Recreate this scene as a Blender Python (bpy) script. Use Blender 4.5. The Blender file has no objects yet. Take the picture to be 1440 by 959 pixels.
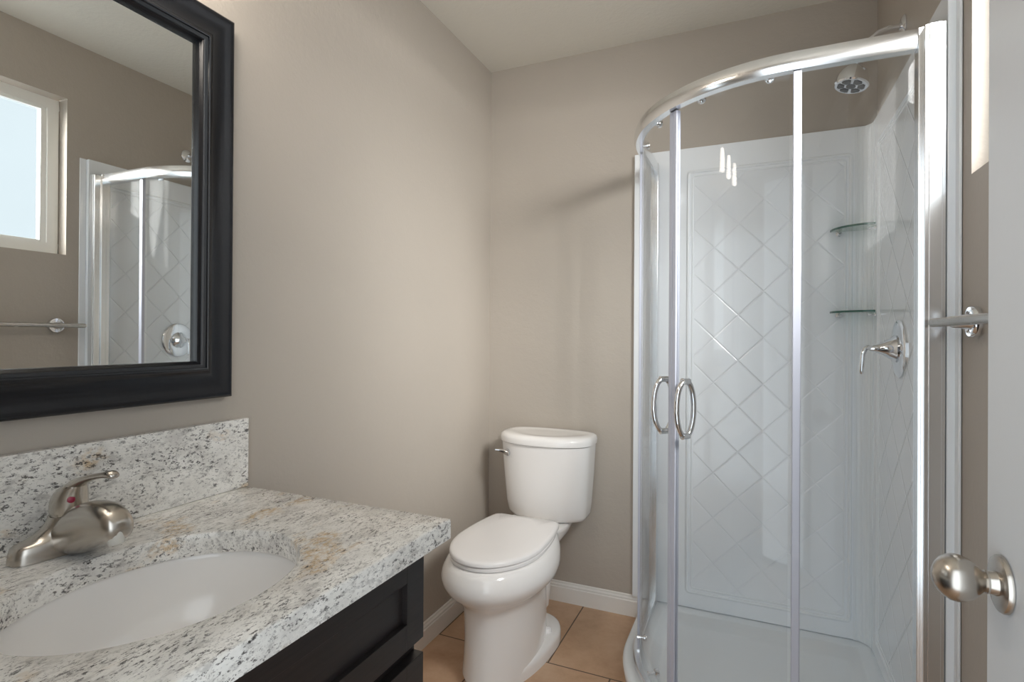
import bpy, bmesh, math, random
from math import sin, cos, pi, radians, sqrt
from mathutils import Vector, Matrix

sc = bpy.context.scene
COL = sc.collection
# ------------------------------------------------------------------ room size (metres)
W = 1.555          # right wall
B = 2.3374         # back wall
H = 2.44           # ceiling

# ------------------------------------------------------------------ camera
FPX, YAW, PIT, ROLL, Y0 = 768.1, .4155, .0033, .0062, 470.73
cam_d = bpy.data.cameras.new('camera'); cam = bpy.data.objects.new('camera', cam_d); COL.objects.link(cam)
cam_d.sensor_fit = 'HORIZONTAL'; cam_d.sensor_width = 36; cam_d.lens = 36 * FPX / 1440
cam_d.shift_y = -(479.5 - Y0) / 1440
cam_d.clip_start = .02
cam.matrix_world = (Matrix.Translation((1.1473, 0, 1.1818)) @ Matrix.Rotation(YAW, 4, 'Z')
                    @ Matrix.Rotation(pi / 2 + PIT, 4, 'X') @ Matrix.Rotation(ROLL, 4, 'Z'))
sc.camera = cam

# ------------------------------------------------------------------ exposure, world, lights
vs = sc.view_settings
sc.display_settings.display_device = 'sRGB'
vs.view_transform = 'Standard'; vs.look = 'None'; vs.exposure = .16; vs.gamma = 1; vs.use_curve_mapping = False
sc.cycles.use_denoising = True
sc.cycles.max_bounces = 14; sc.cycles.transparent_max_bounces = 32
sc.cycles.glossy_bounces = 8; sc.cycles.diffuse_bounces = 8
sc.cycles.sample_clamp_indirect = 8
sc.cycles.caustics_reflective = False; sc.cycles.caustics_refractive = False
WORLD_STRENGTH = 2.2
PANE_FAR, PANE_NEAR = .80, 6.0
LAMP_EMIT = 20.0
DAY_WATTS = 180.0
wd = bpy.data.worlds.new('world'); sc.world = wd; wd.use_nodes = True
wd.node_tree.nodes['Background'].inputs[0].default_value = (.86, .94, 1, 1)
wd.node_tree.nodes['Background'].inputs[1].default_value = WORLD_STRENGTH
pl = bpy.data.lights.new('doorway_portal', 'AREA'); pl.shape = 'RECTANGLE'; pl.size = .76; pl.size_y = 2.02
pl.cycles.is_portal = True
po = bpy.data.objects.new('doorway_portal', pl); COL.objects.link(po)
po.location = (1.02, -.15, 1.01); po.rotation_euler = (radians(90), 0, 0)   # faces +y

# daylight outside the window, slanting in through the glass
dl = bpy.data.lights.new('window_daylight', 'AREA'); dl.shape = 'RECTANGLE'; dl.size = .75; dl.size_y = .6
dl.energy = DAY_WATTS; dl.color = (1, .985, .96); dl.spread = radians(88)
do = bpy.data.objects.new('window_daylight', dl); COL.objects.link(do)
do.location = (W + .42, .70, 2.10)
do.rotation_euler = Vector((-.76, .56, -.34)).to_track_quat('-Z', 'Z').to_euler()

# ------------------------------------------------------------------ materials
def new_mat(name):
    m = bpy.data.materials.new(name); m.use_nodes = True
    nt = m.node_tree
    return m, nt, nt.nodes['Principled BSDF'], nt.nodes['Material Output']
def srgb(r, g, b):
    f = lambda c: (c / 255 / 12.92) if c / 255 <= .04045 else ((c / 255 + .055) / 1.055) ** 2.4
    return (f(r), f(g), f(b), 1)
def nd(nt, t, **kw):
    n = nt.nodes.new(t)
    for k, v in kw.items(): setattr(n, k, v)
    return n
def math_n(nt, op, a, b=None, c=None):
    n = nd(nt, 'ShaderNodeMath', operation=op)
    for i, x in enumerate((a, b, c)):
        if x is None: continue
        if isinstance(x, (int, float)): n.inputs[i].default_value = x
        else: nt.links.new(x, n.inputs[i])
    return n.outputs[0]
def obj_coord(nt): return nd(nt, 'ShaderNodeNewGeometry').outputs['Position']
def mapped(nt, scale=(1, 1, 1), rot=(0, 0, 0)):
    m = nd(nt, 'ShaderNodeMapping'); nt.links.new(obj_coord(nt), m.inputs[0])
    m.inputs['Scale'].default_value = scale; m.inputs['Rotation'].default_value = rot
    return m.outputs[0]
def noise(nt, vec, scale, detail=2, rough=.5):
    n = nd(nt, 'ShaderNodeTexNoise'); nt.links.new(vec, n.inputs['Vector'])
    n.inputs['Scale'].default_value = scale; n.inputs['Detail'].default_value = detail; n.inputs['Roughness'].default_value = rough
    return n.outputs['Fac']
def ramp(nt, fac, stops):
    r = nd(nt, 'ShaderNodeValToRGB'); nt.links.new(fac, r.inputs[0])
    e = r.color_ramp.elements
    while len(e) < len(stops): e.new(.5)
    for i, (p, c) in enumerate(stops): e[i].position = p; e[i].color = c
    return r.outputs[0]
def mixc(nt, fac, a, b):
    n = nd(nt, 'ShaderNodeMix', data_type='RGBA')
    if isinstance(fac, (int, float)): n.inputs[0].default_value = fac
    else: nt.links.new(fac, n.inputs[0])
    for s, x in ((6, a), (7, b)):
        if isinstance(x, tuple): n.inputs[s].default_value = x
        else: nt.links.new(x, n.inputs[s])
    return n.outputs[2]
def bump(nt, bs, h, strength, dist):
    b = nd(nt, 'ShaderNodeBump'); b.inputs['Strength'].default_value = strength; b.inputs['Distance'].default_value = dist
    nt.links.new(h, b.inputs['Height']); nt.links.new(b.outputs[0], bs.inputs['Normal'])
    return b
def plain(name, col, rough, metal=0, spec=.5, coat=0, nz=0, nscale=40):
    m, nt, bs, o = new_mat(name)
    bs.inputs['Base Color'].default_value = col; bs.inputs['Roughness'].default_value = rough
    bs.inputs['Metallic'].default_value = metal; bs.inputs['Specular IOR Level'].default_value = spec
    bs.inputs['Coat Weight'].default_value = coat; bs.inputs['Coat Roughness'].default_value = .05
    if nz:
        bump(nt, bs, noise(nt, obj_coord(nt), nscale, 3), nz, .002)
    return m
def painted(name, col, rough, s1, s2, strength):
    m, nt, bs, o = new_mat(name)
    v = obj_coord(nt)
    c = mixc(nt, noise(nt, v, 3, 3), tuple(x * .96 for x in col[:3]) + (1,), tuple(min(1, x * 1.03) for x in col[:3]) + (1,))
    nt.links.new(c, bs.inputs['Base Color']); bs.inputs['Roughness'].default_value = rough
    bs.inputs['Specular IOR Level'].default_value = .35
    h = math_n(nt, 'ADD', noise(nt, v, s1, 3), math_n(nt, 'MULTIPLY', noise(nt, v, s2, 2), .5))
    bump(nt, bs, h, strength, .004)
    return m

M = {}
M['wall'] = painted('wall_paint', srgb(180, 172, 162), .5, 38, 110, .22)
M['ceiling'] = painted('ceiling_paint', srgb(226, 222, 212), .8, 55, 140, .35)
M['trim'] = plain('white_trim_paint', srgb(232, 230, 226), .35, nz=.1, nscale=12)
M['door'] = plain('white_door_paint', srgb(222, 225, 228), .3, nz=.12, nscale=60)
M['porcelain'] = plain('porcelain', srgb(240, 238, 236), .12, spec=.6, nz=.03, nscale=6)
M['plastic'] = plain('seat_plastic', srgb(238, 236, 235), .22, nz=.03, nscale=8)
M['acrylic'] = plain('tray_acrylic', srgb(236, 240, 243), .18, nz=.03, nscale=20)
M['vinyl'] = plain('window_vinyl', srgb(236, 236, 232), .35, nz=.03)
M['chrome'] = plain('chrome', (.82, .83, .85, 1), .07, 1, nz=.02, nscale=10)
M['alum'] = plain('bright_aluminium', (.86, .87, .88, 1), .2, 1, nz=.03, nscale=30)
M['dark'] = plain('black_rubber', (.02, .02, .02, 1), .6, nz=.05)
M['aerator'] = plain('aerator_plastic', srgb(205, 203, 196), .3, nz=.03)
M['dot'] = plain('red_indicator', srgb(150, 30, 60), .3, nz=.03)
M['nozzle'] = plain('grey_nozzle_rubber', srgb(120, 122, 124), .5, nz=.3, nscale=500)
M['seal'] = plain('door_seal_strip', srgb(196, 200, 214), .28, spec=.6, nz=.03)
M['grey_frame'] = plain('hall_paint', srgb(200, 198, 192), .6, nz=.03)
def nickel():
    m, nt, bs, o = new_mat('brushed_nickel')
    bs.inputs['Base Color'].default_value = srgb(196, 190, 182); bs.inputs['Metallic'].default_value = 1
    r = math_n(nt, 'MULTIPLY_ADD', noise(nt, obj_coord(nt), 9, 2), .06, .23)
    nt.links.new(r, bs.inputs['Roughness'])
    return m
M['nickel'] = nickel()
def black_frame():
    m, nt, bs, o = new_mat('black_lacquer')
    bs.inputs['Base Color'].default_value = (.007, .008, .011, 1); bs.inputs['Roughness'].default_value = .27
    bs.inputs['Specular IOR Level'].default_value = .5
    bump(nt, bs, noise(nt, obj_coord(nt), 25, 2), .03, .001)
    return m
M['frame'] = black_frame()
def espresso():
    m, nt, bs, o = new_mat('espresso_wood')
    f = noise(nt, mapped(nt, (6, 1.2, 30)), 6, 6, .6)
    nt.links.new(ramp(nt, f, [(.3, (.010, .008, .008, 1)), (.7, (.021, .016, .015, 1))]), bs.inputs['Base Color'])
    bs.inputs['Roughness'].default_value = .38
    bump(nt, bs, f, .05, .001)
    return m
M['espresso'] = espresso()
def mirror_mat():
    m, nt, bs, o = new_mat('mirror_silver')
    bs.inputs['Metallic'].default_value = 1; bs.inputs['Roughness'].default_value = 0.0
    f = noise(nt, obj_coord(nt), 2, 1)
    nt.links.new(mixc(nt, f, (.86, .88, .87, 1), (.88, .90, .89, 1)), bs.inputs['Base Color'])
    return m
M['mirror'] = mirror_mat()
def thin_glass(name, tint, refl=1.0):
    # a pane: see-through with a Schlick reflection at each face
    m, nt, bs, o = new_mat(name); nt.nodes.remove(bs)
    lw = nd(nt, 'ShaderNodeLayerWeight'); lw.inputs[0].default_value = .5
    f5 = math_n(nt, 'POWER', lw.outputs['Facing'], 5)
    fac = math_n(nt, 'MULTIPLY', math_n(nt, 'MULTIPLY_ADD', f5, .96, .04), refl)
    t = nd(nt, 'ShaderNodeBsdfTransparent')
    n = noise(nt, obj_coord(nt), 3, 1)
    nt.links.new(mixc(nt, n, tint, tuple(x * .995 for x in tint[:3]) + (1,)), t.inputs[0])
    g = nd(nt, 'ShaderNodeBsdfGlossy'); g.inputs['Roughness'].default_value = .01
    mx = nd(nt, 'ShaderNodeMixShader'); nt.links.new(fac, mx.inputs[0])
    nt.links.new(t.outputs[0], mx.inputs[1]); nt.links.new(g.outputs[0], mx.inputs[2])
    nt.links.new(mx.outputs[0], o.inputs[0])
    return m
M['glass'] = thin_glass('shower_glass', (.972, .979, .982, 1), .55)
M['shelf_glass'] = thin_glass('shelf_glass', (.80, .90, .86, 1), 1.4)
def green_edge():
    m, nt, bs, o = new_mat('green_glass_edge')
    bs.inputs['Base Color'].default_value = srgb(60, 105, 92); bs.inputs['Roughness'].default_value = .15
    bs.inputs['Alpha'].default_value = .85
    bump(nt, bs, noise(nt, obj_coord(nt), 40, 1), .02, .001)
    return m
M['glass_edge'] = green_edge()
def granite():
    m, nt, bs, o = new_mat('white_granite')
    BW = lambda a, b: [(a, (0, 0, 0, 1)), (b, (1, 1, 1, 1))]
    v = mapped(nt, (1, .6, 1), (0, 0, radians(35)))
    va = mapped(nt, (1.0, .42, .8), (radians(25), radians(20), radians(50)))
    base = ramp(nt, noise(nt, v, 22, 6, .65), [(.32, srgb(212, 209, 205)), (.48, srgb(233, 231, 226)), (.66, srgb(245, 243, 239))])
    # grey mottling in small grains
    c = mixc(nt, math_n(nt, 'MULTIPLY', ramp(nt, noise(nt, va, 85, 6, .7), BW(.52, .62)), .5), base, srgb(160, 156, 153))
    # amber patches
    a = ramp(nt, noise(nt, mapped(nt, (1, .5, 1), (0, 0, radians(42))), 13, 3, .5), BW(.60, .70))
    a2 = ramp(nt, noise(nt, v, 120, 4, .65), BW(.38, .58))
    c = mixc(nt, math_n(nt, 'MULTIPLY', math_n(nt, 'MULTIPLY', a, a2), .7), c, srgb(202, 168, 114))
    # dark flecks gathered in drifts
    cl = ramp(nt, noise(nt, v, 15, 5, .65), BW(.37, .54))
    d = ramp(nt, noise(nt, va, 200, 6, .74), BW(.55, .58))
    c = mixc(nt, math_n(nt, 'MULTIPLY', math_n(nt, 'MULTIPLY', cl, d), .85), c, srgb(50, 45, 46))
    d3 = ramp(nt, noise(nt, va, 90, 5, .72), BW(.645, .67))
    c = mixc(nt, math_n(nt, 'MULTIPLY', d3, .9), c, srgb(46, 42, 44))
    d2 = ramp(nt, noise(nt, va, 380, 3, .6), BW(.62, .66))
    c = mixc(nt, math_n(nt, 'MULTIPLY', d2, .6), c, srgb(96, 90, 88))
    nt.links.new(c, bs.inputs['Base Color'])
    bs.inputs['Roughness'].default_value = .13; bs.inputs['Specular IOR Level'].default_value = .5
    return m
M['granite'] = granite()
def floor_tile():
    m, nt, bs, o = new_mat('tan_ceramic_tile')
    T = .457; gx, gy = .472, 1.872
    sp = nd(nt, 'ShaderNodeSeparateXYZ'); nt.links.new(obj_coord(nt), sp.inputs[0])
    row = math_n(nt, 'FLOOR', math_n(nt, 'DIVIDE', math_n(nt, 'SUBTRACT', sp.outputs[1], gy), T))
    odd = math_n(nt, 'ABSOLUTE', math_n(nt, 'MODULO', row, 2))
    xs = math_n(nt, 'ADD', math_n(nt, 'DIVIDE', math_n(nt, 'SUBTRACT', sp.outputs[0], gx), T), math_n(nt, 'MULTIPLY', odd, .5))
    ys = math_n(nt, 'DIVIDE', math_n(nt, 'SUBTRACT', sp.outputs[1], gy), T)
    def edge(x):
        fr = math_n(nt, 'FRACT', math_n(nt, 'ADD', x, 100.5))
        return math_n(nt, 'ABSOLUTE', math_n(nt, 'SUBTRACT', fr, .5))
    dm = math_n(nt, 'MINIMUM', edge(xs), edge(ys))
    grout = math_n(nt, 'LESS_THAN', dm, .0058)
    v = obj_coord(nt)
    f = noise(nt, v, 7, 6, .65); f2 = noise(nt, v, 40, 4, .6)
    tid = nd(nt, 'ShaderNodeTexWhiteNoise'); cx = nd(nt, 'ShaderNodeCombineXYZ')
    nt.links.new(math_n(nt, 'FLOOR', xs), cx.inputs[0]); nt.links.new(row, cx.inputs[1]); nt.links.new(cx.outputs[0], tid.inputs['Vector'])
    c = ramp(nt, f, [(.28, srgb(174, 138, 108)), (.5, srgb(200, 166, 136)), (.74, srgb(216, 188, 160))])
    c = mixc(nt, math_n(nt, 'MULTIPLY', f2, .4), c, srgb(190, 154, 126))
    c = mixc(nt, math_n(nt, 'MULTIPLY', tid.outputs['Value'], .25), c, srgb(202, 166, 130))
    c = mixc(nt, grout, c, srgb(104, 90, 78))
    nt.links.new(c, bs.inputs['Base Color'])
    nt.links.new(math_n(nt, 'MULTIPLY_ADD', grout, .4, .36), bs.inputs['Roughness'])
    h = math_n(nt, 'ADD', math_n(nt, 'MULTIPLY', f2, .15), math_n(nt, 'SUBTRACT', 1, grout))
    bump(nt, bs, h, .35, .002)
    return m
M['tile'] = floor_tile()
def panel_mat(name, ax, o1, o2, lo, hi, st):
    # glossy acrylic moulded with a diamond tile pattern: grooves along u+z = o1 and u-z = o2 (mod .18)
    m, nt, bs, o = new_mat(name)
    bs.inputs['Base Color'].default_value = srgb(238, 242, 246); bs.inputs['Roughness'].default_value = .10
    bs.inputs['Specular IOR Level'].default_value = .55
    sp = nd(nt, 'ShaderNodeSeparateXYZ'); nt.links.new(obj_coord(nt), sp.inputs[0])
    u, z = sp.outputs[ax], sp.outputs[2]
    S = .1795
    def g(x, off):
        t = math_n(nt, 'DIVIDE', math_n(nt, 'SUBTRACT', x, off), S)
        fr = math_n(nt, 'ABSOLUTE', math_n(nt, 'SUBTRACT', math_n(nt, 'FRACT', math_n(nt, 'ADD', t, 100.5)), .5))
        sm = nd(nt, 'ShaderNodeMapRange', interpolation_type='SMOOTHSTEP')
        nt.links.new(fr, sm.inputs[0]); sm.inputs[1].default_value = 0; sm.inputs[2].default_value = .038
        return sm.outputs[0]
    h = math_n(nt, 'MINIMUM', g(math_n(nt, 'ADD', u, z), o1), g(math_n(nt, 'SUBTRACT', u, z), o2))
    ins = 1.0
    for x, a, b in ((u, lo[0], hi[0]), (z, lo[1], hi[1])):
        k = math_n(nt, 'MULTIPLY', math_n(nt, 'GREATER_THAN', x, a), math_n(nt, 'LESS_THAN', x, b))
        ins = math_n(nt, 'MULTIPLY', k, ins)
    h = math_n(nt, 'ADD', math_n(nt, 'MULTIPLY', h, ins), math_n(nt, 'SUBTRACT', 1, ins))
    bump(nt, bs, h, st, .002)
    return m
M['panel_back'] = panel_mat('moulded_panel_back', 0, 2.186, -.178, (.93, .178), (1.455, 1.832), .6)
M['panel_side'] = panel_mat('moulded_panel_side', 1, 2.736, 1.246, (1.56, .178), (2.165, 1.832), 1.0)
def emit(name, col, strength, tex=0, clear=0):
    m, nt, bs, o = new_mat(name); nt.nodes.remove(bs)
    e = nd(nt, 'ShaderNodeEmission'); e.inputs[0].default_value = col
    if tex:
        vo = nd(nt, 'ShaderNodeTexVoronoi', feature='SMOOTH_F1'); nt.links.new(obj_coord(nt), vo.inputs['Vector']); vo.inputs['Scale'].default_value = 90
        f = math_n(nt, 'MULTIPLY_ADD', math_n(nt, 'POWER', math_n(nt, 'SUBTRACT', 1, vo.outputs['Distance']), 3), 1.6, .35)
        nt.links.new(math_n(nt, 'MULTIPLY', f, strength), e.inputs[1])
    else:
        n = noise(nt, obj_coord(nt), 4, 1)
        nt.links.new(math_n(nt, 'MULTIPLY_ADD', n, strength * .1, strength * .95), e.inputs[1])
    gl = nd(nt, 'ShaderNodeBsdfGlossy'); gl.inputs['Roughness'].default_value = .1
    mx = nd(nt, 'ShaderNodeMixShader'); mx.inputs[0].default_value = .04
    nt.links.new(e.outputs[0], mx.inputs[1]); nt.links.new(gl.outputs[0], mx.inputs[2])
    if clear:      # part of the daylight passes straight through the glass
        tr_ = nd(nt, 'ShaderNodeBsdfTransparent'); ad = nd(nt, 'ShaderNodeMixShader'); ad.inputs[0].default_value = clear
        nt.links.new(mx.outputs[0], ad.inputs[1]); nt.links.new(tr_.outputs[0], ad.inputs[2]); nt.links.new(ad.outputs[0], o.inputs[0])
    else: nt.links.new(mx.outputs[0], o.inputs[0])
    return m
M['pane_far'] = emit('daylit_frosted_glass', (.80, .93, 1, 1), PANE_FAR, 0, .35)
M['pane_near'] = emit('daylit_hammered_glass', (1, .99, .97, 1), PANE_NEAR, 1, .35)
M['lamp'] = emit('lit_lamp_shade', (1, .91, .81, 1), LAMP_EMIT)

# ------------------------------------------------------------------ mesh helpers
class MB:
    def __init__(s): s.bm = bmesh.new()
    def box(s, a, b):
        x0, y0, z0 = a; x1, y1, z1 = b
        v = [s.bm.verts.new(p) for p in ((x0,y0,z0),(x1,y0,z0),(x1,y1,z0),(x0,y1,z0),(x0,y0,z1),(x1,y0,z1),(x1,y1,z1),(x0,y1,z1))]
        for f in ((3,2,1,0),(4,5,6,7),(0,1,5,4),(1,2,6,5),(2,3,7,6),(3,0,4,7)): s.bm.faces.new([v[i] for i in f])
        return s
    def loft(s, rings, cap0=True, cap1=True, close=False):
        R = [[s.bm.verts.new(p) for p in r] for r in rings]
        n = len(R[0]); m = len(R)
        for i in range(m if close else m - 1):
            a, b = R[i], R[(i + 1) % m]
            for j in range(n):
                k = (j + 1) % n
                s.bm.faces.new((a[j], a[k], b[k], b[j]))
        if not close:
            if cap0: s.bm.faces.new(list(reversed(R[0])))
            if cap1: s.bm.faces.new(R[-1])
        return s
    def strip(s, rings):   # open cross-section swept without wrap
        R = [[s.bm.verts.new(p) for p in r] for r in rings]
        for a, b in zip(R, R[1:]):
            for j in range(len(a) - 1): s.bm.faces.new((a[j], a[j + 1], b[j + 1], b[j]))
        return s
    def tube(s, pts, rad, n=16, closed=False):
        pts = [Vector(p) for p in pts]; m = len(pts)
        rr = rad if isinstance(rad, (list, tuple)) else [rad] * m
        rings = []; up = None
        for i, p in enumerate(pts):
            if closed: t = pts[(i + 1) % m] - pts[i - 1]
            else: t = (pts[min(i + 1, m - 1)] - pts[max(i - 1, 0)])
            t.normalize()
            if up is None:
                up = Vector((0, 0, 1)) if abs(t.z) < .9 else Vector((1, 0, 0))
            up = (up - t * up.dot(t)).normalized(); sd = t.cross(up)
            rings.append([p + (up * cos(2*pi*k/n) + sd * sin(2*pi*k/n)) * rr[i] for k in range(n)])
        return s.loft(rings, close=closed)
    def sweep(s, path, prof, closed=False):
        # horizontal path (x,y,dirx,diry = outward normal), prof = [(outward, z)] closed loop
        return s.loft([[(x + nx * o, y + ny * o, z) for o, z in prof] for x, y, nx, ny in path], close=closed)
    def lathe(s, prof, origin, axis, n=32, cap=True):
        # prof [(t along axis, radius)]
        ax = Vector(axis).normalized(); o = Vector(origin)
        up = Vector((0, 0, 1)) if abs(ax.z) < .9 else Vector((1, 0, 0))
        up = (up - ax * up.dot(ax)).normalized(); sd = ax.cross(up)
        return s.loft([[o + ax * t + (up * cos(2*pi*k/n) + sd * sin(2*pi*k/n)) * max(r, 1e-5) for k in range(n)] for t, r in prof], cap, cap)
    def build(s, name, mat, parent=None, smooth=35, bevel=0, seg=2, solid=0, **props):
        bmesh.ops.remove_doubles(s.bm, verts=s.bm.verts, dist=1e-6)
        bmesh.ops.recalc_face_normals(s.bm, faces=s.bm.faces)
        if parent is not None:
            off = Vector(parent['_o'])
            for v in s.bm.verts: v.co -= off
        me = bpy.data.meshes.new(name); s.bm.to_mesh(me); s.bm.free()
        for p in me.polygons: p.use_smooth = True
        me.set_sharp_from_angle(angle=radians(smooth))
        for mm in (mat if isinstance(mat, list) else [mat]): me.materials.append(mm)
        o = bpy.data.objects.new(name, me); COL.objects.link(o)
        if parent is not None:
            o.parent = parent if parent.type == 'EMPTY' or True else None
            o['_o'] = parent['_o']
        else: o['_o'] = (0.0, 0.0, 0.0)
        if bevel:
            b = o.modifiers.new('bevel', 'BEVEL'); b.width = bevel; b.segments = seg; b.limit_method = 'ANGLE'; b.angle_limit = radians(40)
            b.harden_normals = True
        if solid:
            so = o.modifiers.new('solid', 'SOLIDIFY'); so.thickness = solid; so.offset = 0
        for k, v in props.items(): o[k] = v
        return o
def thing(name, loc, label, cat, group=None):
    o = bpy.data.objects.new(name, None); COL.objects.link(o); o.location = loc; o.empty_display_size = .05
    o['_o'] = tuple(float(x) for x in loc); o['label'] = label; o['category'] = cat
    if group: o['group'] = group
    return o
def struct(o): o['kind'] = 'structure'; return o
def tag(o, label, cat, group=None):
    o['label'] = label; o['category'] = cat
    if group: o['group'] = group
    return o
def rect_ring(cx, cy, z, hx, hy, n=48, e=4.0):
    out = []
    for k in range(n):
        a = 2*pi*k/n; c, s_ = cos(a), sin(a)
        out.append((cx + hx * math.copysign(abs(c) ** (2/e), c), cy + hy * math.copysign(abs(s_) ** (2/e), s_), z))
    return out

# ------------------------------------------------------------------ room shell
def wall_with_hole(axis_pos, depth, u0, u1, z0, z1, hu0, hu1, hz0, hz1, along):
    # along = 'y' (wall plane x = axis_pos) or 'x' (wall plane y = axis_pos); depth may be negative
    b = MB(); us = [u0, hu0, hu1, u1]; zs = [z0, hz0, hz1, z1]
    P = (lambda u, d, z: (axis_pos + d, u, z)) if along == 'y' else (lambda u, d, z: (u, axis_pos + d, z))
    def q(a): b.bm.faces.new([b.bm.verts.new(p) for p in a])
    for d in (0, depth):
        for i in range(3):
            for j in range(3):
                if i == 1 and j == 1 or zs[j] == zs[j+1] or us[i] == us[i+1]: continue
                q([P(us[i], d, zs[j]), P(us[i+1], d, zs[j]), P(us[i+1], d, zs[j+1]), P(us[i], d, zs[j+1])])
    for (a, c, e, f) in ((u0, z0, u0, z1), (u1, z0, u1, z1), (u0, z0, u1, z0), (u0, z1, u1, z1),
                         (hu0, hz0, hu0, hz1), (hu1, hz0, hu1, hz1), (hu0, hz0, hu1, hz0), (hu0, hz1, hu1, hz1)):
        q([P(a, 0, c), P(a, depth, c), P(e, depth, f), P(e, 0, f)])
    return b
Y_F = -.03   # inner face of the front wall
struct(MB().box((-.1, -.13, -.06), (W + .1, B + .1, 0)).build('floor', M['tile']))
struct(MB().box((-.1, -.13, H), (W + .1, B + .1, H + .06)).build('ceiling', M['ceiling']))
struct(MB().box((-.1, -.13, 0), (0, B, H)).build('wall_left', M['wall']))
struct(MB().box((-.1, B, 0), (W + .1, B + .1, H)).build('wall_back', M['wall']))
WY0, WY1, WZ0, WZ1 = .03, 1.40, 1.52, 2.19
struct(wall_with_hole(W, .11, -.13, B, 0, H, WY0, WY1, WZ0, WZ1, 'y').build('wall_right', M['wall']))
struct(wall_with_hole(Y_F, -.10, 0, W, 0, H, .64, 1.40, 0, 2.04, 'x').build('wall_front', M['wall']))
# door lining
tb = MB()
tb.box((.641, -.129, 0), (.655, -.031, 2.025)).box((1.385, -.129, 0), (1.399, -.031, 2.025)).box((.641, -.129, 2.025), (1.399, -.031, 2.039))
struct(tb.build('trim_1', M['trim'], bevel=.001))
# baseboards with a stepped top
def base_prof(t=.0129, h=.0884):
    return [(0, 0), (t, 0), (t, h * .72), (t * .82, h * .76), (t * .82, h * .84), (t * .5, h * .90), (t * .45, h * .97), (t * .2, h), (0, h)]
bp = base_prof()
struct(MB().loft([[(o, y, z) for o, z in bp] for y in (.97, B)]).build('baseboard_left', M['trim'], smooth=25))
struct(MB().loft([[(x, B - o, z) for o, z in bp] for x in (.0129, .725)]).build('baseboard_back', M['trim'], smooth=25))

# window: white slider in the right wall, frosted far half, hammered near half
fx0, fx1 = W + .05, W + .095
wn = MB()
y0, y1, z0, z1 = WY0 + .004, WY1 - .004, WZ0 + .004, WZ1 - .004
fw = .042
wn.box((fx0, y0, z0), (fx1, y1, z0 + fw)).box((fx0, y0, z1 - fw), (fx1, y1, z1)).box((fx0, y0, z0 + fw), (fx1, y0 + fw, z1 - fw)).box((fx0, y1 - fw, z0 + fw), (fx1, y1, z1 - fw))
win = struct(wn.build('window_1', M['vinyl'], bevel=.002))
ym = .715
sa = MB(); sw = .02
for a, c in ((y0 + fw, ym), (ym, y1 - fw)):
    sa.box((fx0 + .008, a, z0 + fw), (fx1 - .008, a + sw, z1 - fw)).box((fx0 + .008, c - sw, z0 + fw), (fx1 - .008, c, z1 - fw))
    sa.box((fx0 + .008, a + sw, z0 + fw), (fx1 - .008, c - sw, z0 + fw + sw * .6)).box((fx0 + .008, a + sw, z1 - fw - sw * .6), (fx1 - .008, c - sw, z1 - fw))
sa.build('window_sash', M['vinyl'], win, bevel=.001)
MB().box((fx0 + .02, ym + sw, z0 + fw + .012), (fx0 + .026, y1 - fw - sw, z1 - fw - .012)).build('window_pane', M['pane_far'], win)
MB().box((fx0 + .02, y0 + fw + sw, z0 + fw + .012), (fx0 + .026, ym - sw, z1 - fw - .012)).build('window_pane', M['pane_near'], win, label='brighter hammered glass pane')

# open door with knob
DX = 1.410; DY0, DY1 = .0, .846
dm = MB().box((DX, DY0, .012), (DX + .035, DY1, 2.03))
door = struct(dm.build('door_1', M['door'], bevel=.0015))
KY, KZ = .797, .903
kn = MB()
kn.lathe([(0, .0335), (.003, .0335), (.006, .032), (.0075, .028), (.008, .0145), (.012, .0137), (.0165, .0125), (.0168, .0135), (.0190, .0135), (.0195, .0120),
          (.023, .0130), (.028, .0182), (.035, .0236), (.043, .0268), (.051, .0278), (.0585, .0265), (.066, .0225), (.0715, .0168), (.0755, .0095), (.077, 0)],
         (DX - .0005, KY, KZ), (-1, 0, 0), 40)
for v in kn.bm.verts:
    q = v.co - Vector((DX - .0005, KY, KZ)); v.co = Vector((DX - .0005, KY, KZ)) + Vector((q.x * .87, q.y * .96, q.z * .96))
kn.build('door_knob', M['nickel'], door, smooth=40, label='brushed nickel door knob on a round rose')

# ------------------------------------------------------------------ vanity
CT, CU = .8131, .773          # counter top, underside
VY0, VY1 = .132, .964
CD = .589
SCX, SCY, SA, SB = .331, .548, .173, .208      # oval cut-out
def counter():
    b = MB()
    outer = [(.001, VY0), (CD, VY0), (CD, VY1), (.001, VY1)]
    ang = [2*pi*k/120 for k in range(120)]
    for x, y in outer: ang.append(math.atan2(y - SCY, x - SCX) % (2*pi))
    ang = sorted(set(round(a, 6) for a in ang))
    def out(a, ins):
        c, s_ = cos(a), sin(a); t = 1e9
        if c > 1e-9: t = min(t, (CD - SCX) / c)
        if c < -1e-9: t = min(t, (.001 - SCX) / c)
        if s_ > 1e-9: t = min(t, (VY1 - SCY) / s_)
        if s_ < -1e-9: t = min(t, (VY0 - SCY) / s_)
        x, y = SCX + c * t, SCY + s_ * t
        return (min(max(x, .001), CD - ins), min(max(y, VY0 + ins), VY1 - ins))
    def inn(a, g=0):
        c, s_ = cos(a), sin(a); r = 1 / sqrt((c / (SA + g)) ** 2 + (s_ / (SB + g)) ** 2)
        return (SCX + c * r, SCY + s_ * r)
    e = .005
    rings = []
    for g, z in ((0, CU), (0, CT - .004), (.0012, CT - .0012), (.004, CT)): rings.append([inn(a, g) + (z,) for a in ang])
    for ins, z in ((e, CT), (e * .3, CT - e * .3), (0, CT - e), (0, CU)): rings.append([out(a, ins) + (z,) for a in ang])
    b.loft(rings, close=True)
    return b
tag(counter().build('countertop', M['granite'], smooth=50), 'white granite countertop with black and amber flecks around an oval sink', 'countertop')
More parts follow.
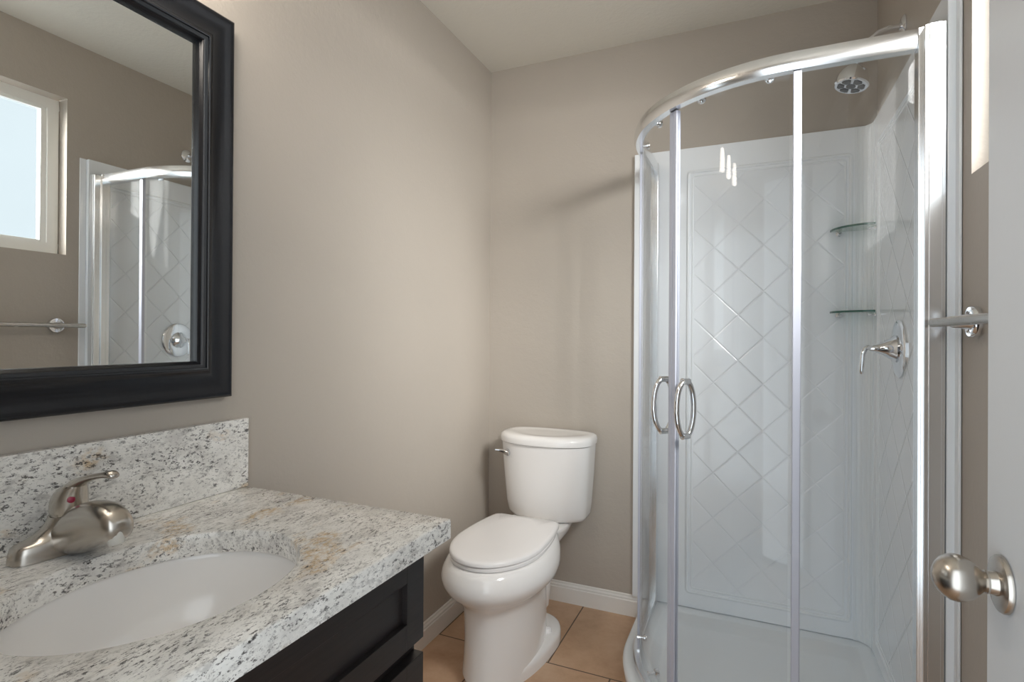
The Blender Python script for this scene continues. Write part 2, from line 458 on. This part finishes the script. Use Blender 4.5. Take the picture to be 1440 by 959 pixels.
bs_ = MB().box((.0015, VY0, CT + .0005), (.02, VY1, .979))
tag(bs_.build('backsplash', M['granite'], bevel=.0015), 'upright granite backsplash slab along the wall below the framed mirror', 'backsplash')
# undermount basin
sk = MB(); rings = []
n = 72
def ell(ax, by, z, dx=0): return [(SCX + dx + ax * cos(2*pi*k/n), SCY + by * sin(2*pi*k/n), z) for k in range(n)]
prof = [(1.10, CU - .0008), (1.012, CU - .0008), (1.004, CU - .004), (.995, CU - .015), (.97, CU - .05), (.91, CU - .09), (.80, CU - .122), (.62, CU - .142), (.38, CU - .151), (.12, CU - .154)]
for s_, z in prof: rings.append(ell(SA * s_ + .004, SB * s_ + .004, z))
for s_, z in [(.12, CU - .166), (.40, CU - .163), (.66, CU - .153), (.84, CU - .133), (.96, CU - .096), (1.02, CU - .05), (1.04, CU - .014), (1.10, CU - .012)]:
    rings.append(ell(SA * s_ + .004, SB * s_ + .004, z))
sk.loft(rings, close=True)
sink = tag(sk.build('sink_basin', M['porcelain'], smooth=60), 'oval white porcelain undermount sink basin set in the granite counter', 'sink')
dr = MB().lathe([(-.02, .012), (0, .0195), (.0025, .0215), (.004, .020), (.004, .015), (.0055, .013), (.006, 0)], (SCX, SCY, CU - .1535), (0, 0, 1), 28)
dr.build('drain', M['chrome'], sink, label='chrome drain')

# faucet
FX, FY = .074, .548
fa = thing('faucet', (FX, FY, CT), 'brushed nickel single-lever faucet standing behind the oval sink', 'faucet')
def stad(cx, cy, z, hx, hy, e=2.6, n=48): return rect_ring(cx, cy, z, hx, hy, n, e)
fb = MB().loft([stad(FX, FY, CT + .0006, .0285, .0785, 3), stad(FX, FY, CT + .004, .0285, .0785, 3), stad(FX, FY, CT + .016, .0272, .0765, 3.2), stad(FX, FY, CT + .0235, .0262, .0745, 3.2), stad(FX, FY, CT + .0275, .0252, .0710, 3), stad(FX, FY, CT + .0298, .0246, .064, 2.6),
                stad(FX, FY, CT + .032, .0246, .056, 2.4), stad(FX, FY, CT + .035, .0247, .049, 2.2), stad(FX, FY, CT + .040, .0248, .0415, 2.1), stad(FX + .001, FY, CT + .046, .0252, .0335, 2),
                stad(FX + .003, FY, CT + .056, .0255, .0280, 2), stad(FX + .004, FY, CT + .063, .0255, .0258, 2), stad(FX + .004, FY, CT + .0635, .0235, .0235, 2)])
fb.build('faucet_body', M['nickel'], fa, smooth=50)
sp = MB(); rings = []
for x, zb, zt, hw in ((.072, .0012, .030, .029), (.085, .0012, .050, .0305), (.100, .0013, .066, .031), (.118, .0018, .079, .031), (.138, .0045, .0875, .0302), (.162, .010, .0925, .0292), (.185, .0175, .0945, .0284),
                      (.205, .0240, .0945, .0276), (.222, .0295, .0915, .0264), (.236, .0340, .0865, .0248), (.247, .0380, .080, .0222), (.2545, .042, .073, .018), (.258, .047, .067, .011)):
    x = .072 + (x - .072) * .85
    rings.append([(x, FY + hw * math.copysign(abs(cos(a)) ** .75, cos(a)), CT + (zb + zt) / 2 + (zt - zb) / 2 * math.copysign(abs(sin(a)) ** .8, sin(a))) for a in [2*pi*k/32 for k in range(32)]])
sp.loft(rings); sp.build('spout', M['nickel'], fa, smooth=60)
MB().lathe([(0, .0105), (.002, .0118), (.016, .0125), (.022, .0125)], (.2225, FY - .005, CT + .0345), (-.25, 0, 1), 24).build('aerator', M['aerator'], fa, label='pale aerator under the spout tip')
hd = MB()
rings = []
for z, dx, rx, ry in ((.064, .008, .0252, .0252), (.0645, .004, .0258, .0258), (.070, .004, .0268, .0268), (.080, .004, .0272, .027), (.091, .006, .0262, .026), (.101, .010, .0235, .0238), (.109, .016, .0195, .020), (.1145, .023, .0145, .0155), (.117, .030, .008, .009)):
    rings.append([(FX + dx + .005 + rx * cos(2*pi*k/32), FY + ry * sin(2*pi*k/32), CT + z) for k in range(32)])
hd.loft(rings)
rings = []
for x, z, hw, ht in ((.070, .098, .014, .007), (.085, .108, .0165, .0085), (.105, .118, .0155, .0078), (.130, .1265, .0135, .006), (.155, .133, .0115, .0048), (.180, .1378, .010, .0044), (.200, .141, .0098, .0056), (.210, .1418, .0098, .0064), (.2165, .1415, .0075, .005), (.219, .141, .003, .002)):
    x = .078 + (x - .070) * .88
    rings.append([(x - ht * .35 * sin(a), FY + hw * cos(a), CT + z + ht * sin(a)) for a in [2*pi*k/20 for k in range(20)]])
hd.loft(rings)
lev = hd.build('lever_handle', M['nickel'], fa, smooth=60)
MB().lathe([(0, .0056), (.0012, .0056), (.0018, .004)], (FX + .0345, FY - .010, CT + .0925), (.93, -.35, .05), 16).build('indicator', M['dot'], lev, label='small red temperature dot')

# vanity cabinet
cb = thing('vanity_cabinet', (.28, .548, 0), 'dark espresso vanity cabinet under the granite countertop', 'cabinet')
CY0, CY1 = .184, .912
cc = MB().box((.002, CY0, .09), (.538, CY0 + .018, CU - .001)).box((.002, CY1 - .018, .09), (.538, CY1, CU - .001))
cc.box((.002, CY0 + .018, .09), (.010, CY1 - .018, CU - .001)).box((.010, CY0 + .018, .09), (.538, CY1 - .018, .108)).box((.5375, CY0 + .018, .108), (.5382, CY1 - .018, CU - .001))
cc.box((.002, CY0 + .01, .001), (.48, CY1 - .01, .0895)).build('cabinet_body', M['espresso'], cb, bevel=.001)
def shaker(ya, yb, za, zb, st=.056, rail=.052):
    b = MB(); x0, x1 = .5385, .560
    b.box((x0, ya, za), (x1, ya + st, zb)).box((x0, yb - st, za), (x1, yb, zb))
    b.box((x0, ya + st, za), (x1, yb - st, za + rail)).box((x0, ya + st, zb - rail), (x1, yb - st, zb))
    b.box((x0, ya + st, za + rail), (x1 - .011, yb - st, zb - rail))
    return b
shaker(CY0 + .002, CY1 - .001, .594, CU - .004, rail=.049).build('drawer_front', M['espresso'], cb, bevel=.0008)
ymid = (CY0 + CY1) / 2
for a, c in ((CY0 + .002, ymid - .0015), (ymid + .0015, CY1 - .001)):
    d = shaker(a, c, .10, .565).build('cabinet_door', M['espresso'], cb, bevel=.0008)
    ky = (c - .03) if a < ymid - .1 else (a + .03)
    MB().lathe([(0, .006), (.012, .005), (.016, .012), (.022, .013), (.026, .009), (.027, 0)], (.560, ky, .50), (1, 0, 0), 20).build('knob', M['nickel'], d)

# ------------------------------------------------------------------ mirror
MY0, MY1, MZ0, MZ1 = .185, .911, 1.037, 1.918
mi = thing('wall_mirror', (.001, .548, MZ0), 'wall mirror in a wide black lacquered frame above the sink', 'mirror')
fp = [(.0, .001), (.0, .022), (.0012, .0262), (.004, .0285), (.0075, .0288), (.013, .0270), (.021, .0236), (.030, .0212), (.039, .0208), (.048, .0226), (.056, .0264), (.0625, .0312), (.066, .0338), (.0685, .0345),
      (.0705, .0335), (.0715, .0300), (.0735, .0292), (.0775, .0282), (.0805, .0250), (.0825, .0200), (.0850, .0180), (.0855, .0150), (.0855, .004), (.03, .001)]
rings = []
for d, h in fp:
    rings.append([(h, MY0 + d, MZ0 + d), (h, MY1 - d, MZ0 + d), (h, MY1 - d, MZ1 - d), (h, MY0 + d, MZ1 - d)])
fm = MB().loft(rings, close=True)
fm.build('mirror_frame', M['frame'], mi, smooth=38)
# bevelled mirror glass
g0 = .0845; bw = .0
gb = MB().box((.006, MY0 + g0 - .002, MZ0 + g0 - .002), (.011, MY1 - g0 + .002, MZ1 - g0 + .002))
for v in gb.bm.verts: v.co.x -= (v.co.y - .548) * .010      # the glass sits a hair skew in its frame
gb.build('mirror_glass', M['mirror'], mi, smooth=10)

# vanity lamp above the mirror (above the picture, but lit and mirrored in the shower)
vl = thing('vanity_light', (.02, .548, 2.1), 'three-shade vanity light on the wall above the mirror', 'lamp')
MB().box((.001, .30, 2.075), (.022, .80, 2.145)).build('back_plate', M['nickel'], vl, bevel=.006)
for y in (.36, .548, .736):
    MB().tube([(.022, y, 2.11), (.10, y, 2.11), (.135, y, 2.105), (.145, y, 2.09)], .008).build('arm', M['nickel'], vl)
    MB().lathe([(0, .02), (.004, .030), (.02, .034), (.10, .046), (.105, .046), (.103, .043), (.02, .030), (.01, .01)], (.145, y, 2.095), (0, 0, -1), 28).build('lamp_shade', M['lamp'], vl)

# ------------------------------------------------------------------ toilet
TX = .322
to = thing('toilet', (TX, 1.85, 0), 'white two-piece toilet with closed lid in the back corner', 'toilet')
def egg(cx, yf, yw, yb, hw, z, n=72, pf=.98, pb=.9, clip=None):
    # outline: rounded front towards -y (tip yf), widest at yw, back tip yb, optionally cut straight at clip
    out = []
    for k in range(n):
        a = 2*pi*k/n; c, s_ = cos(a), sin(a)
        if s_ < 0: x, y = cx + hw * math.copysign(abs(c) ** pf, c), yw + (yw - yf) * s_
        else: x, y = cx + hw * math.copysign(abs(c) ** pb, c), yw + (yb - yw) * s_
        if clip is not None and y > clip - .012:
            y = clip - .012 + .012 * min(1, (y - clip + .012) / .05)
        out.append((x, y, z))
    return out
bo = MB(); bo.loft([
    egg(TX - .002, 1.600, 1.84, 2.10, .126, .030), egg(TX - .002, 1.606, 1.84, 2.10, .123, .07), egg(TX - .002, 1.612, 1.84, 2.10, .121, .14),
    egg(TX - .002, 1.614, 1.83, 2.10, .122, .21), egg(TX - .002, 1.608, 1.83, 2.10, .126, .250), egg(TX - .002, 1.600, 1.83, 2.10, .132, .270), egg(TX - .002, 1.590, 1.83, 2.10, .140, .283),
    egg(TX - .002, 1.566, 1.82, 2.11, .162, .303), egg(TX - .002, 1.542, 1.81, 2.12, .181, .324), egg(TX - .002, 1.528, 1.80, 2.12, .190, .346), egg(TX - .002, 1.526, 1.79, 2.12, .192, .364),
    egg(TX - .001, 1.530, 1.79, 2.13, .188, .384), egg(TX, 1.540, 1.785, 2.14, .178, .404), egg(TX, 1.550, 1.783, 2.14, .168, .418), egg(TX, 1.560, 1.783, 2.14, .160, .4225)])
bo.build('bowl', M['porcelain'], to, smooth=60)
# foot flange round the pedestal, deck under the tank
ft = MB(); ft.loft([egg(TX, 1.610, 1.98, 2.135, .150, .0005, pb=.7), egg(TX, 1.610, 1.98, 2.135, .150, .030, pb=.7), egg(TX, 1.613, 1.98, 2.132, .147, .042, pb=.7), egg(TX, 1.624, 1.98, 2.122, .138, .048, pb=.7), egg(TX, 1.66, 1.98, 2.09, .10, .050, pb=.7)])
foot = ft.build('foot', M['porcelain'], to, smooth=60)
dk = MB(); dk.loft([rect_ring(TX, cy, z, hx, hy, 40, 3) for z, cy, hx, hy in ((.10, 2.06, .075, .07), (.28, 2.07, .085, .085), (.34, 2.11, .10, .11), (.365, 2.165, .118, .14), (.395, 2.175, .13, .15), (.404, 2.175, .13, .15), (.4075, 2.175, .125, .145))])
dk.build('tank_deck', M['porcelain'], to, smooth=60)
for sx in (-1, 1):
    MB().lathe([(0, .015), (.010, .0145), (.015, .012), (.018, .006), (.0185, 0)], (TX + sx * .108, 1.985, .048), (0, 0, 1), 20).build('bolt_cap', M['plastic'], foot)
MB().loft([egg(TX, 1.564, 1.783, 2.16, .157, .423, clip=2.03), egg(TX, 1.556, 1.783, 2.16, .163, .427, clip=2.032), egg(TX, 1.556, 1.783, 2.16, .163, .436, clip=2.032), egg(TX, 1.562, 1.783, 2.16, .158, .4395, clip=2.03)]).build('seat', M['plastic'], to, smooth=50)
MB().loft([egg(TX, 1.558, 1.783, 2.22, .159, .4405, clip=2.032), egg(TX, 1.552, 1.783, 2.22, .164, .4435, clip=2.035), egg(TX, 1.552, 1.783, 2.22, .164, .4525, clip=2.035), egg(TX, 1.557, 1.783, 2.21, .160, .4575, clip=2.032),
           egg(TX, 1.570, 1.783, 2.18, .150, .4605, clip=2.027), egg(TX, 1.64, 1.783, 2.0, .10, .4635), egg(TX, 1.73, 1.783, 1.85, .03, .4645)]).build('lid', M['plastic'], to, smooth=50)
for sx in (-1, 1):
    MB().tube([(TX + sx * .07 - .020, 2.046, .436), (TX + sx * .07 + .020, 2.046, .436)], .0085).build('hinge', M['plastic'], to)
def tank_ring(z, hw, yf, yb, bow=.045, n=80, e=5, cx=.341):
    out = []; cy = (yf + bow + yb) / 2; hy = (yb - yf - bow) / 2
    for x, y, zz in rect_ring(0, cy, z, hw, hy, n, e):
        f = max(0, (cy - y) / hy); y -= bow * f * (1 - (x / hw) ** 2)
        out.append((cx + x, y, z))
    return out
MB().loft([tank_ring(.4085, .150, 2.150, 2.305), tank_ring(.417, .166, 2.130, 2.315), tank_ring(.434, .174, 2.118, 2.320), tank_ring(.48, .180, 2.108, 2.322), tank_ring(.60, .189, 2.098, 2.324),
           tank_ring(.70, .195, 2.090, 2.325), tank_ring(.731, .197, 2.088, 2.325)]).build('tank', M['porcelain'], to, smooth=50)
MB().loft([tank_ring(.7325, .199, 2.084, 2.328, e=4), tank_ring(.7345, .2035, 2.078, 2.331, e=4), tank_ring(.752, .205, 2.076, 2.332, e=4), tank_ring(.765, .201, 2.080, 2.329, e=4), tank_ring(.771, .192, 2.090, 2.321, e=4),
           tank_ring(.7725, .170, 2.108, 2.308, .055, e=2.6), tank_ring(.7695, .155, 2.120, 2.298, .055, e=2.3), tank_ring(.7688, .10, 2.16, 2.27, .03, e=2.2)]).build('tank_lid', M['porcelain'], to, smooth=45)
fl = MB(); fx_, fz = .196, .690
fl.lathe([(-.006, .0155), (.004, .0155), (.008, .013), (.012, .010), (.016, .009), (.020, 0)], (fx_, 2.122, fz), (-.15, -1, 0), 24)
fl.loft([[(fx_ + dx, 2.108 - .012 * t_ - .005 * sin(a), fz + dz + hz * cos(a)) for a in [2*pi*k/14 for k in range(14)]] for dx, dz, hz, t_ in ((.010, -.002, .008, 0), (-.004, .001, .0105, 0), (-.018, .005, .0095, .2), (-.034, .009, .0065, .6), (-.047, .0115, .0035, 1))])
fl.build('flush_lever', M['chrome'], to, smooth=50, label='chrome flush lever')

# ------------------------------------------------------------------ shower
AX, AY = 1.245, 1.99           # centre of the quarter-round
ST, SPH = .088, 1.9525         # tray top, panel top
PX, PY = .686, 1.447            # panel ends on the back and right wall
# wall surround
su = thing('shower_surround', (1.3, 2.2, ST), 'white moulded acrylic shower wall surround with diamond pattern', 'shower wall')
def bead_rect(b, P, u0, u1, za, zb, r=.0065, ins=.017):
    for off, rr in ((0, r), (ins, r * .55)):
        c = [(u0 + off, za + off), (u1 - off, za + off), (u1 - off, zb - off), (u0 + off, zb - off)]
        rad = .012; pts = []
        for i, (u, z) in enumerate(c):
            pu, pz = c[i - 1]; nu, nz = c[(i + 1) % 4]
            d1 = Vector((pu - u, pz - z)).normalized(); d2 = Vector((nu - u, nz - z)).normalized()
            A_ = Vector((u, z)) + d1 * rad; B_ = Vector((u, z)) + d2 * rad
            for t in (0, .25, .5, .75, 1):
                q = A_ * (1 - t) ** 2 + Vector((u, z)) * 2 * t * (1 - t) + B_ * t ** 2
                pts.append(P(q.x, q.y))
        b.tube(pts, rr, 10, closed=True)
S0 = B - .0205; S1 = W - .0205          # panel faces
pb = MB().box((PX, S0, ST + .002), (W - .0215, B - .001, SPH))
pb.build('back_panel', M['panel_back'], su, bevel=.003)
bm_ = MB(); bead_rect(bm_, lambda u, z: (u, S0 + .001, z), .905, 1.472, .155, 1.853)
bm_.build('panel_moulding', M['acrylic'], su, smooth=60)
ps = MB().box((S1, 1.474, ST + .002), (W - .001, B - .0015, SPH)).box((W - .007, PY, ST + .002), (W - .001, 1.4735, SPH))
ps.build('side_panel', M['panel_side'], su, bevel=.003)
bm_ = MB(); bead_rect(bm_, lambda u, z: (S1 + .001, u, z), 1.548, 2.185, .155, 1.853)
bm_.build('panel_moulding', M['acrylic'], su, smooth=60)
# ribbed corner column
R_ = .050; cx_, cy_ = S1 - R_, S0 - R_
prof = []
NK = 60
for k in range(NK + 1):
    a = pi / 2 * k / NK
    rr = R_ + .0022 * abs(sin(a * 9)) ** .6 * (1 if .12 < a < 1.45 else 0) - .0015
    prof.append((cx_ + rr * cos(a), cy_ + rr * sin(a)))
poly = prof + [(cx_, S0 + .0005), (S1 + .0005, S0 + .0005), (S1 + .0005, cy_)]
MB().loft([[(x, y, z) for x, y in poly] for z in (ST + .002, SPH - .004)]).build('corner_column', M['acrylic'], su, smooth=30)

# tray
tr = thing('shower_tray', (1.2, 1.95, 0), 'low white quarter-round shower tray on the tan tile floor', 'shower tray')
RO = .515
def qpath(r, ya=B - .0015, xb=W - .0015, n=40):
    pts = [(AX - r, ya)]
    for k in range(n + 1):
        a = pi + (pi / 2) * k / n
        pts.append((AX + r * cos(a), AY + r * sin(a)))
    pts.append((xb, AY - r)); return pts
def tray_ring(r, ins, z):
    p = qpath(r, B - .0015 - ins, W - .0015 - ins)
    p.append((W - .0015 - ins, B - .0015 - ins))
    # rounded inner back corner and ends are sampled from the same path so rings share a count
    return [(x, y, z) for x, y in p]
tb = MB()
tb.loft([tray_ring(RO - .012, 0, .0005), tray_ring(RO - .004, 0, .05), tray_ring(RO, 0, .075), tray_ring(RO - .004, 0, .084), tray_ring(RO - .012, 0, ST - .0005),
         tray_ring(RO - .085, .055, ST - .0005), tray_ring(RO - .095, .065, ST - .004), tray_ring(RO - .115, .085, .052), tray_ring(RO - .13, .10, .046), tray_ring(RO - .25, .25, .040)])
tb.build('tray_basin', M['acrylic'], tr, smooth=50)
dn = MB().lathe([(0, .045), (.003, .045), (.005, .042), (.0055, .0)], (1.165, 1.83, .0445), (0, 0, 1), 32)
dn.build('drain', M['chrome'], tr, label='round chrome drain')

# enclosure
en = thing('shower_enclosure', (1.1, 1.8, ST), 'curved glass shower enclosure with bright aluminium rail', 'shower enclosure')
def npath(r, ya, xb, n=48):
    out = [(AX - r, ya, -1, 0), (AX - r, AY + .12, -1, 0)]
    for k in range(n + 1):
        a = pi + (pi / 2) * k / n
        out.append((AX + r * cos(a), AY + r * sin(a), cos(a), sin(a)))
    out += [(AX + .12, AY - r, 0, -1), (xb, AY - r, 0, -1)]
    return out
RG = .468
ZT0, ZT1 = 1.845, 1.893
rail_prof = [(-.012, ZT0), (.012, ZT0), (.0145, ZT0 + .004), (.0175, ZT0 + .012), (.018, ZT0 + .023), (.0165, ZT0 + .034), (.012, ZT1 - .003), (.006, ZT1), (-.010, ZT1), (-.013, ZT1 - .003), (-.013, ZT0 + .003)]
MB().sweep(npath(RG, B - .055, 1.4875), rail_prof).build('top_rail', M['alum'], en, smooth=40)
bt_prof = [(-.012, ST + .0005), (.012, ST + .0005), (.0125, ST + .018), (.009, ST + .022), (-.009, ST + .022), (-.012, ST + .019)]
MB().sweep(npath(RG, B - .055, 1.4875), bt_prof).build('bottom_track', M['alum'], en, smooth=40)
# wall profiles
MB().box((1.488, AY - RG - .020, ST + .001), (1.5335, AY - RG + .014, ZT1 - .004)).box((1.4945, AY - RG - .046, ST + .001), (1.5330, AY - RG - .0205, ZT1 - .012)).box((1.502, AY - RG - .0485, ST + .001), (1.526, AY - RG - .0465, ZT1 - .012)).build('wall_profile', M['alum'], en, bevel=.0025)
MB().box((AX - RG - .016, B - .0605, ST + .001), (AX - RG + .014, B - .0215, ZT1 + .003)).build('wall_profile', M['alum'], en, bevel=.0025)
ZG0, ZG1 = ST + .024, ZT0 - .0015
# fixed panes
def fixed(name, a, b):
    o = MB().box(a, b).build(name, M['glass'], en); return o
fixed('fixed_pane', (AX - RG - .003, AY + .005, ZG0), (AX - RG + .003, B - .061, ZG1))
fixed('fixed_pane', (AX + .005, AY - RG - .003, ZG0), (1.4875, AY - RG + .003, ZG1))
for (a, b) in (((AX - RG - .006, AY - .006, ZG0), (AX - RG + .006, AY + .004, ZG1)),):
    MB().box(a, b).build('pane_edge_strip', M['seal'], en, bevel=.002)
MB().box((AX - .009, AY - RG - .008, ZG0), (AX + .010, AY - RG + .006, ZG1)).build('pane_edge_strip', M['seal'], en, bevel=.003)
# curved doors
RD = RG - .012
def arcpts(r, a0, a1, n): return [(AX + r * cos(radians(a0 + (a1 - a0) * k / n)), AY + r * sin(radians(a0 + (a1 - a0) * k / n))) for k in range(n + 1)]
def curved_pane(a0, a1):
    b = MB(); n = 24
    o, i = arcpts(RD + .003, a0, a1, n), arcpts(RD - .003, a0, a1, n)
    b.loft([[o[k] + (ZG0,), o[k] + (ZG1,), i[k] + (ZG1,), i[k] + (ZG0,)] for k in range(n + 1)]); return b
def curved_strip(a0, a1, th=.008):
    b = MB(); n = 3
    o, i = arcpts(RD + th, a0, a1, n), arcpts(RD - th, a0, a1, n)
    b.loft([[o[k] + (ZG0,), o[k] + (ZG1,), i[k] + (ZG1,), i[k] + (ZG0,)] for k in range(n + 1)]); return b
def handle(b, ang, zc):
    c, s_ = cos(radians(ang)), sin(radians(ang))
    pts = []
    for k in range(48):
        t = 2*pi*k/48
        ro = .034 * math.copysign(abs(cos(t)) ** .9, cos(t)); zz = .078 * sin(t)
        pts.append((AX + (RD + ro) * c, AY + (RD + ro) * s_, zc + zz))
    b.tube(pts, .0078, 14, closed=True)
    for sg in (-1, 1):
        z = zc + sg * .078
        b.tube([(AX + (RD - .012) * c, AY + (RD - .012) * s_, z), (AX + (RD + .012) * c, AY + (RD + .012) * s_, z)], .0096, 16)
    return b
def roller(b, ang, z, up):
    c, s_ = cos(radians(ang)), sin(radians(ang))
    p = lambda r, dz: (AX + r * c, AY + r * s_, z + dz)
    b.lathe([(0, .011), (.003, .012), (.010, .012), (.012, .009)], p(RD - .022, 0), (c, s_, 0), 20)
    b.lathe([(0, .006), (.024, .006)], p(RD - .012, 0), (c, s_, 0), 14)
    return b
for (a0, a1, s0, s1, hang, rolls) in ((181.5, 225.4, 225.4, 227.25, 221.2, (187, 213)), (229.2, 268.0, 227.35, 229.2, 233.2, (238, 262))):
    dr_ = curved_pane(a0, a1).build('curved_door', M['glass'], en, smooth=30)
    curved_strip(s0, s1).build('seal_strip', M['seal'], dr_, bevel=.002)
    handle(MB(), hang, .979).build('door_handle', M['chrome'], dr_, smooth=60, label='chrome oval loop handle')
    for r_ in rolls:
        roller(MB(), r_, ZG1 + .008, 1).build('roller', M['chrome'], dr_)
        roller(MB(), r_, ZG0 + .022, 0).build('roller', M['chrome'], dr_)

# corner shelves
def shelf(z, label):
    t = thing('corner_shelf', (1.5, 2.28, z), label, 'shelf', 'glass shelves in the shower corner')
    n = 24; R2 = .120; ccx, ccy = S1 - .0085, S0 - .0085
    pts = [(ccx, ccy)]
    for k in range(n + 1):
        a = pi + (pi / 2) * k / n
        pts.append((ccx + R2 * cos(a), ccy + R2 * sin(a)))
    # cut the point that would enter the rounded column
    arc = []
    for k in range(9):
        a = (pi / 2) * k / 8
        arc.append((cx_ + (R_ - .006) * cos(a), cy_ + (R_ - .006) * sin(a)))
    outer = pts[1:]
    loop = outer + arc
    MB().loft([[(x, y, z) for x, y in loop], [(x, y, z + .006) for x, y in loop]]).build('shelf_glass', M['shelf_glass'], t, smooth=40)
    b = MB(); ring = []
    o = [(ccx + (R2 + .0012) * cos(pi + pi/2*k/n), ccy + (R2 + .0012) * sin(pi + pi/2*k/n)) for k in range(n + 1)]
    i = [(ccx + (R2 - .002) * cos(pi + pi/2*k/n), ccy + (R2 - .002) * sin(pi + pi/2*k/n)) for k in range(n + 1)]
    b.loft([[o[k] + (z - .0004,), o[k] + (z + .0064,), i[k] + (z + .0064,), i[k] + (z - .0004,)] for k in range(n + 1)])
    b.build('front_edge', M['glass_edge'], t, label='green edge of the glass')
    for x, y, ax in ((S1 - .100, S0 - .0006, (0, -1, 0)), (S1 - .0006, S0 - .100, (-1, 0, 0))):
        MB().lathe([(0, .010), (.003, .010), (.006, .007), (.022, .006), (.024, .004)], (x, y, z - .0075), ax, 16).build('shelf_clip', M['chrome'], t)
shelf(1.572, 'upper glass corner shelf in the shower, higher than the valve')
shelf(1.274, 'lower glass corner shelf in the shower, just above the lever valve')

# shower head
sh = thing('overhead_shower', (W, 1.95, 2.11), 'chrome bell shower head on an arm above the right shower panel', 'shower head')
MB().lathe([(0, .032), (.003, .032), (.008, .026), (.012, .014), (.013, .0)], (W - .0005, 1.95, 2.112), (-1, 0, 0), 28).build('escutcheon', M['chrome'], sh)
MB().tube([(W - .008, 1.95, 2.112), (W - .04, 1.95, 2.112), (W - .065, 1.95, 2.104), (W - .085, 1.95, 2.088), (W - .108, 1.95, 2.055), (W - .117, 1.95, 2.040)], .0095, 16).build('arm', M['chrome'], sh)
ha = Vector((-.22, -.10, -1)).normalized(); ho = Vector((W - .118, 1.95, 2.040))
hb = MB().lathe([(-.004, .011), (.004, .016), (.012, .018), (.018, .013), (.024, .016), (.034, .030), (.048, .040), (.064, .046), (.078, .0475), (.086, .0475), (.090, .044), (.0905, .0)], ho, ha, 36)
bell = hb.build('bell', M['chrome'], sh, smooth=35)
# nozzle pads: a ring round a centre
up = Vector((1, 0, 0)); up = (up - ha * up.dot(ha)).normalized(); sd = ha.cross(up)
nz = MB(); fo = ho + ha * .0898
nz.lathe([(0, .013), (.0016, .013), (.0026, .011), (.0027, 0)], fo, ha, 20)
for k in range(6):
    a0 = 2*pi*k/6; rr = []
    ring0 = []
    for da, r in ((-.36, .019), (.36, .019), (.40, .034), (.2, .0375), (-.2, .0375), (-.40, .034)):
        ring0.append(fo + (up * cos(a0 + da) + sd * sin(a0 + da)) * r)
    nz.loft([ring0, [p + ha * .0022 for p in ring0]])
nz.build('spray_face', M['nozzle'], bell, label='grey rubber spray pads')

# shower valve
va = thing('shower_valve', (S1, 1.893, 1.153), 'round chrome shower valve with a hooked lever handle', 'shower valve')
vo_ = Vector((S1 - .0004, 1.893, 1.153))
MB().lathe([(0, .084), (.003, .084), (.006, .081), (.008, .074), (.009, .05), (.010, .036), (.012, 0)], vo_, (-1, 0, 0), 48).build('escutcheon', M['chrome'], va, smooth=40)
lv = MB().lathe([(.010, .038), (.013, .040), (.016, .037), (.022, .031), (.036, .0215), (.052, .0135), (.066, .0090), (.072, .0080), (.074, 0)], vo_, (-1, 0, 0), 32)
lv.tube([vo_ + Vector((-.066, 0, .001)), vo_ + Vector((-.078, -.002, .003)), vo_ + Vector((-.086, -.004, -.002)), vo_ + Vector((-.091, -.006, -.016)), vo_ + Vector((-.093, -.008, -.042)), vo_ + Vector((-.095, -.009, -.070)), vo_ + Vector((-.095, -.009, -.075))],
        [.0078, .0076, .0074, .0068, .0066, .0062, .003], 16)
lv.build('lever', M['chrome'], va, smooth=45)

# towel bar
tw = thing('towel_bar', (W, 1.35, 1.217), 'brushed nickel towel bar on the wall under the window sill', 'towel bar')
BX = W - .052
for y in (1.362, .78):
    MB().lathe([(0, .031), (.010, .0315), (.014, .029), (.0145, .024), (.0115, .021), (.012, .0165), (.016, .015), (.040, .012), (.044, .010)], (W - .0005, y, 1.217), (-1, 0, 0), 28).build('mounting_rose', M['chrome'], tw)
MB().tube([(BX, .70, 1.217), (BX, 1.444, 1.217), (BX, 1.448, 1.217), (BX, 1.451, 1.217)], [.0095, .0095, .008, .005], 20).build('bar', M['nickel'], tw, smooth=40)

for o in bpy.data.objects:
    if '_o' in o: del o['_o']
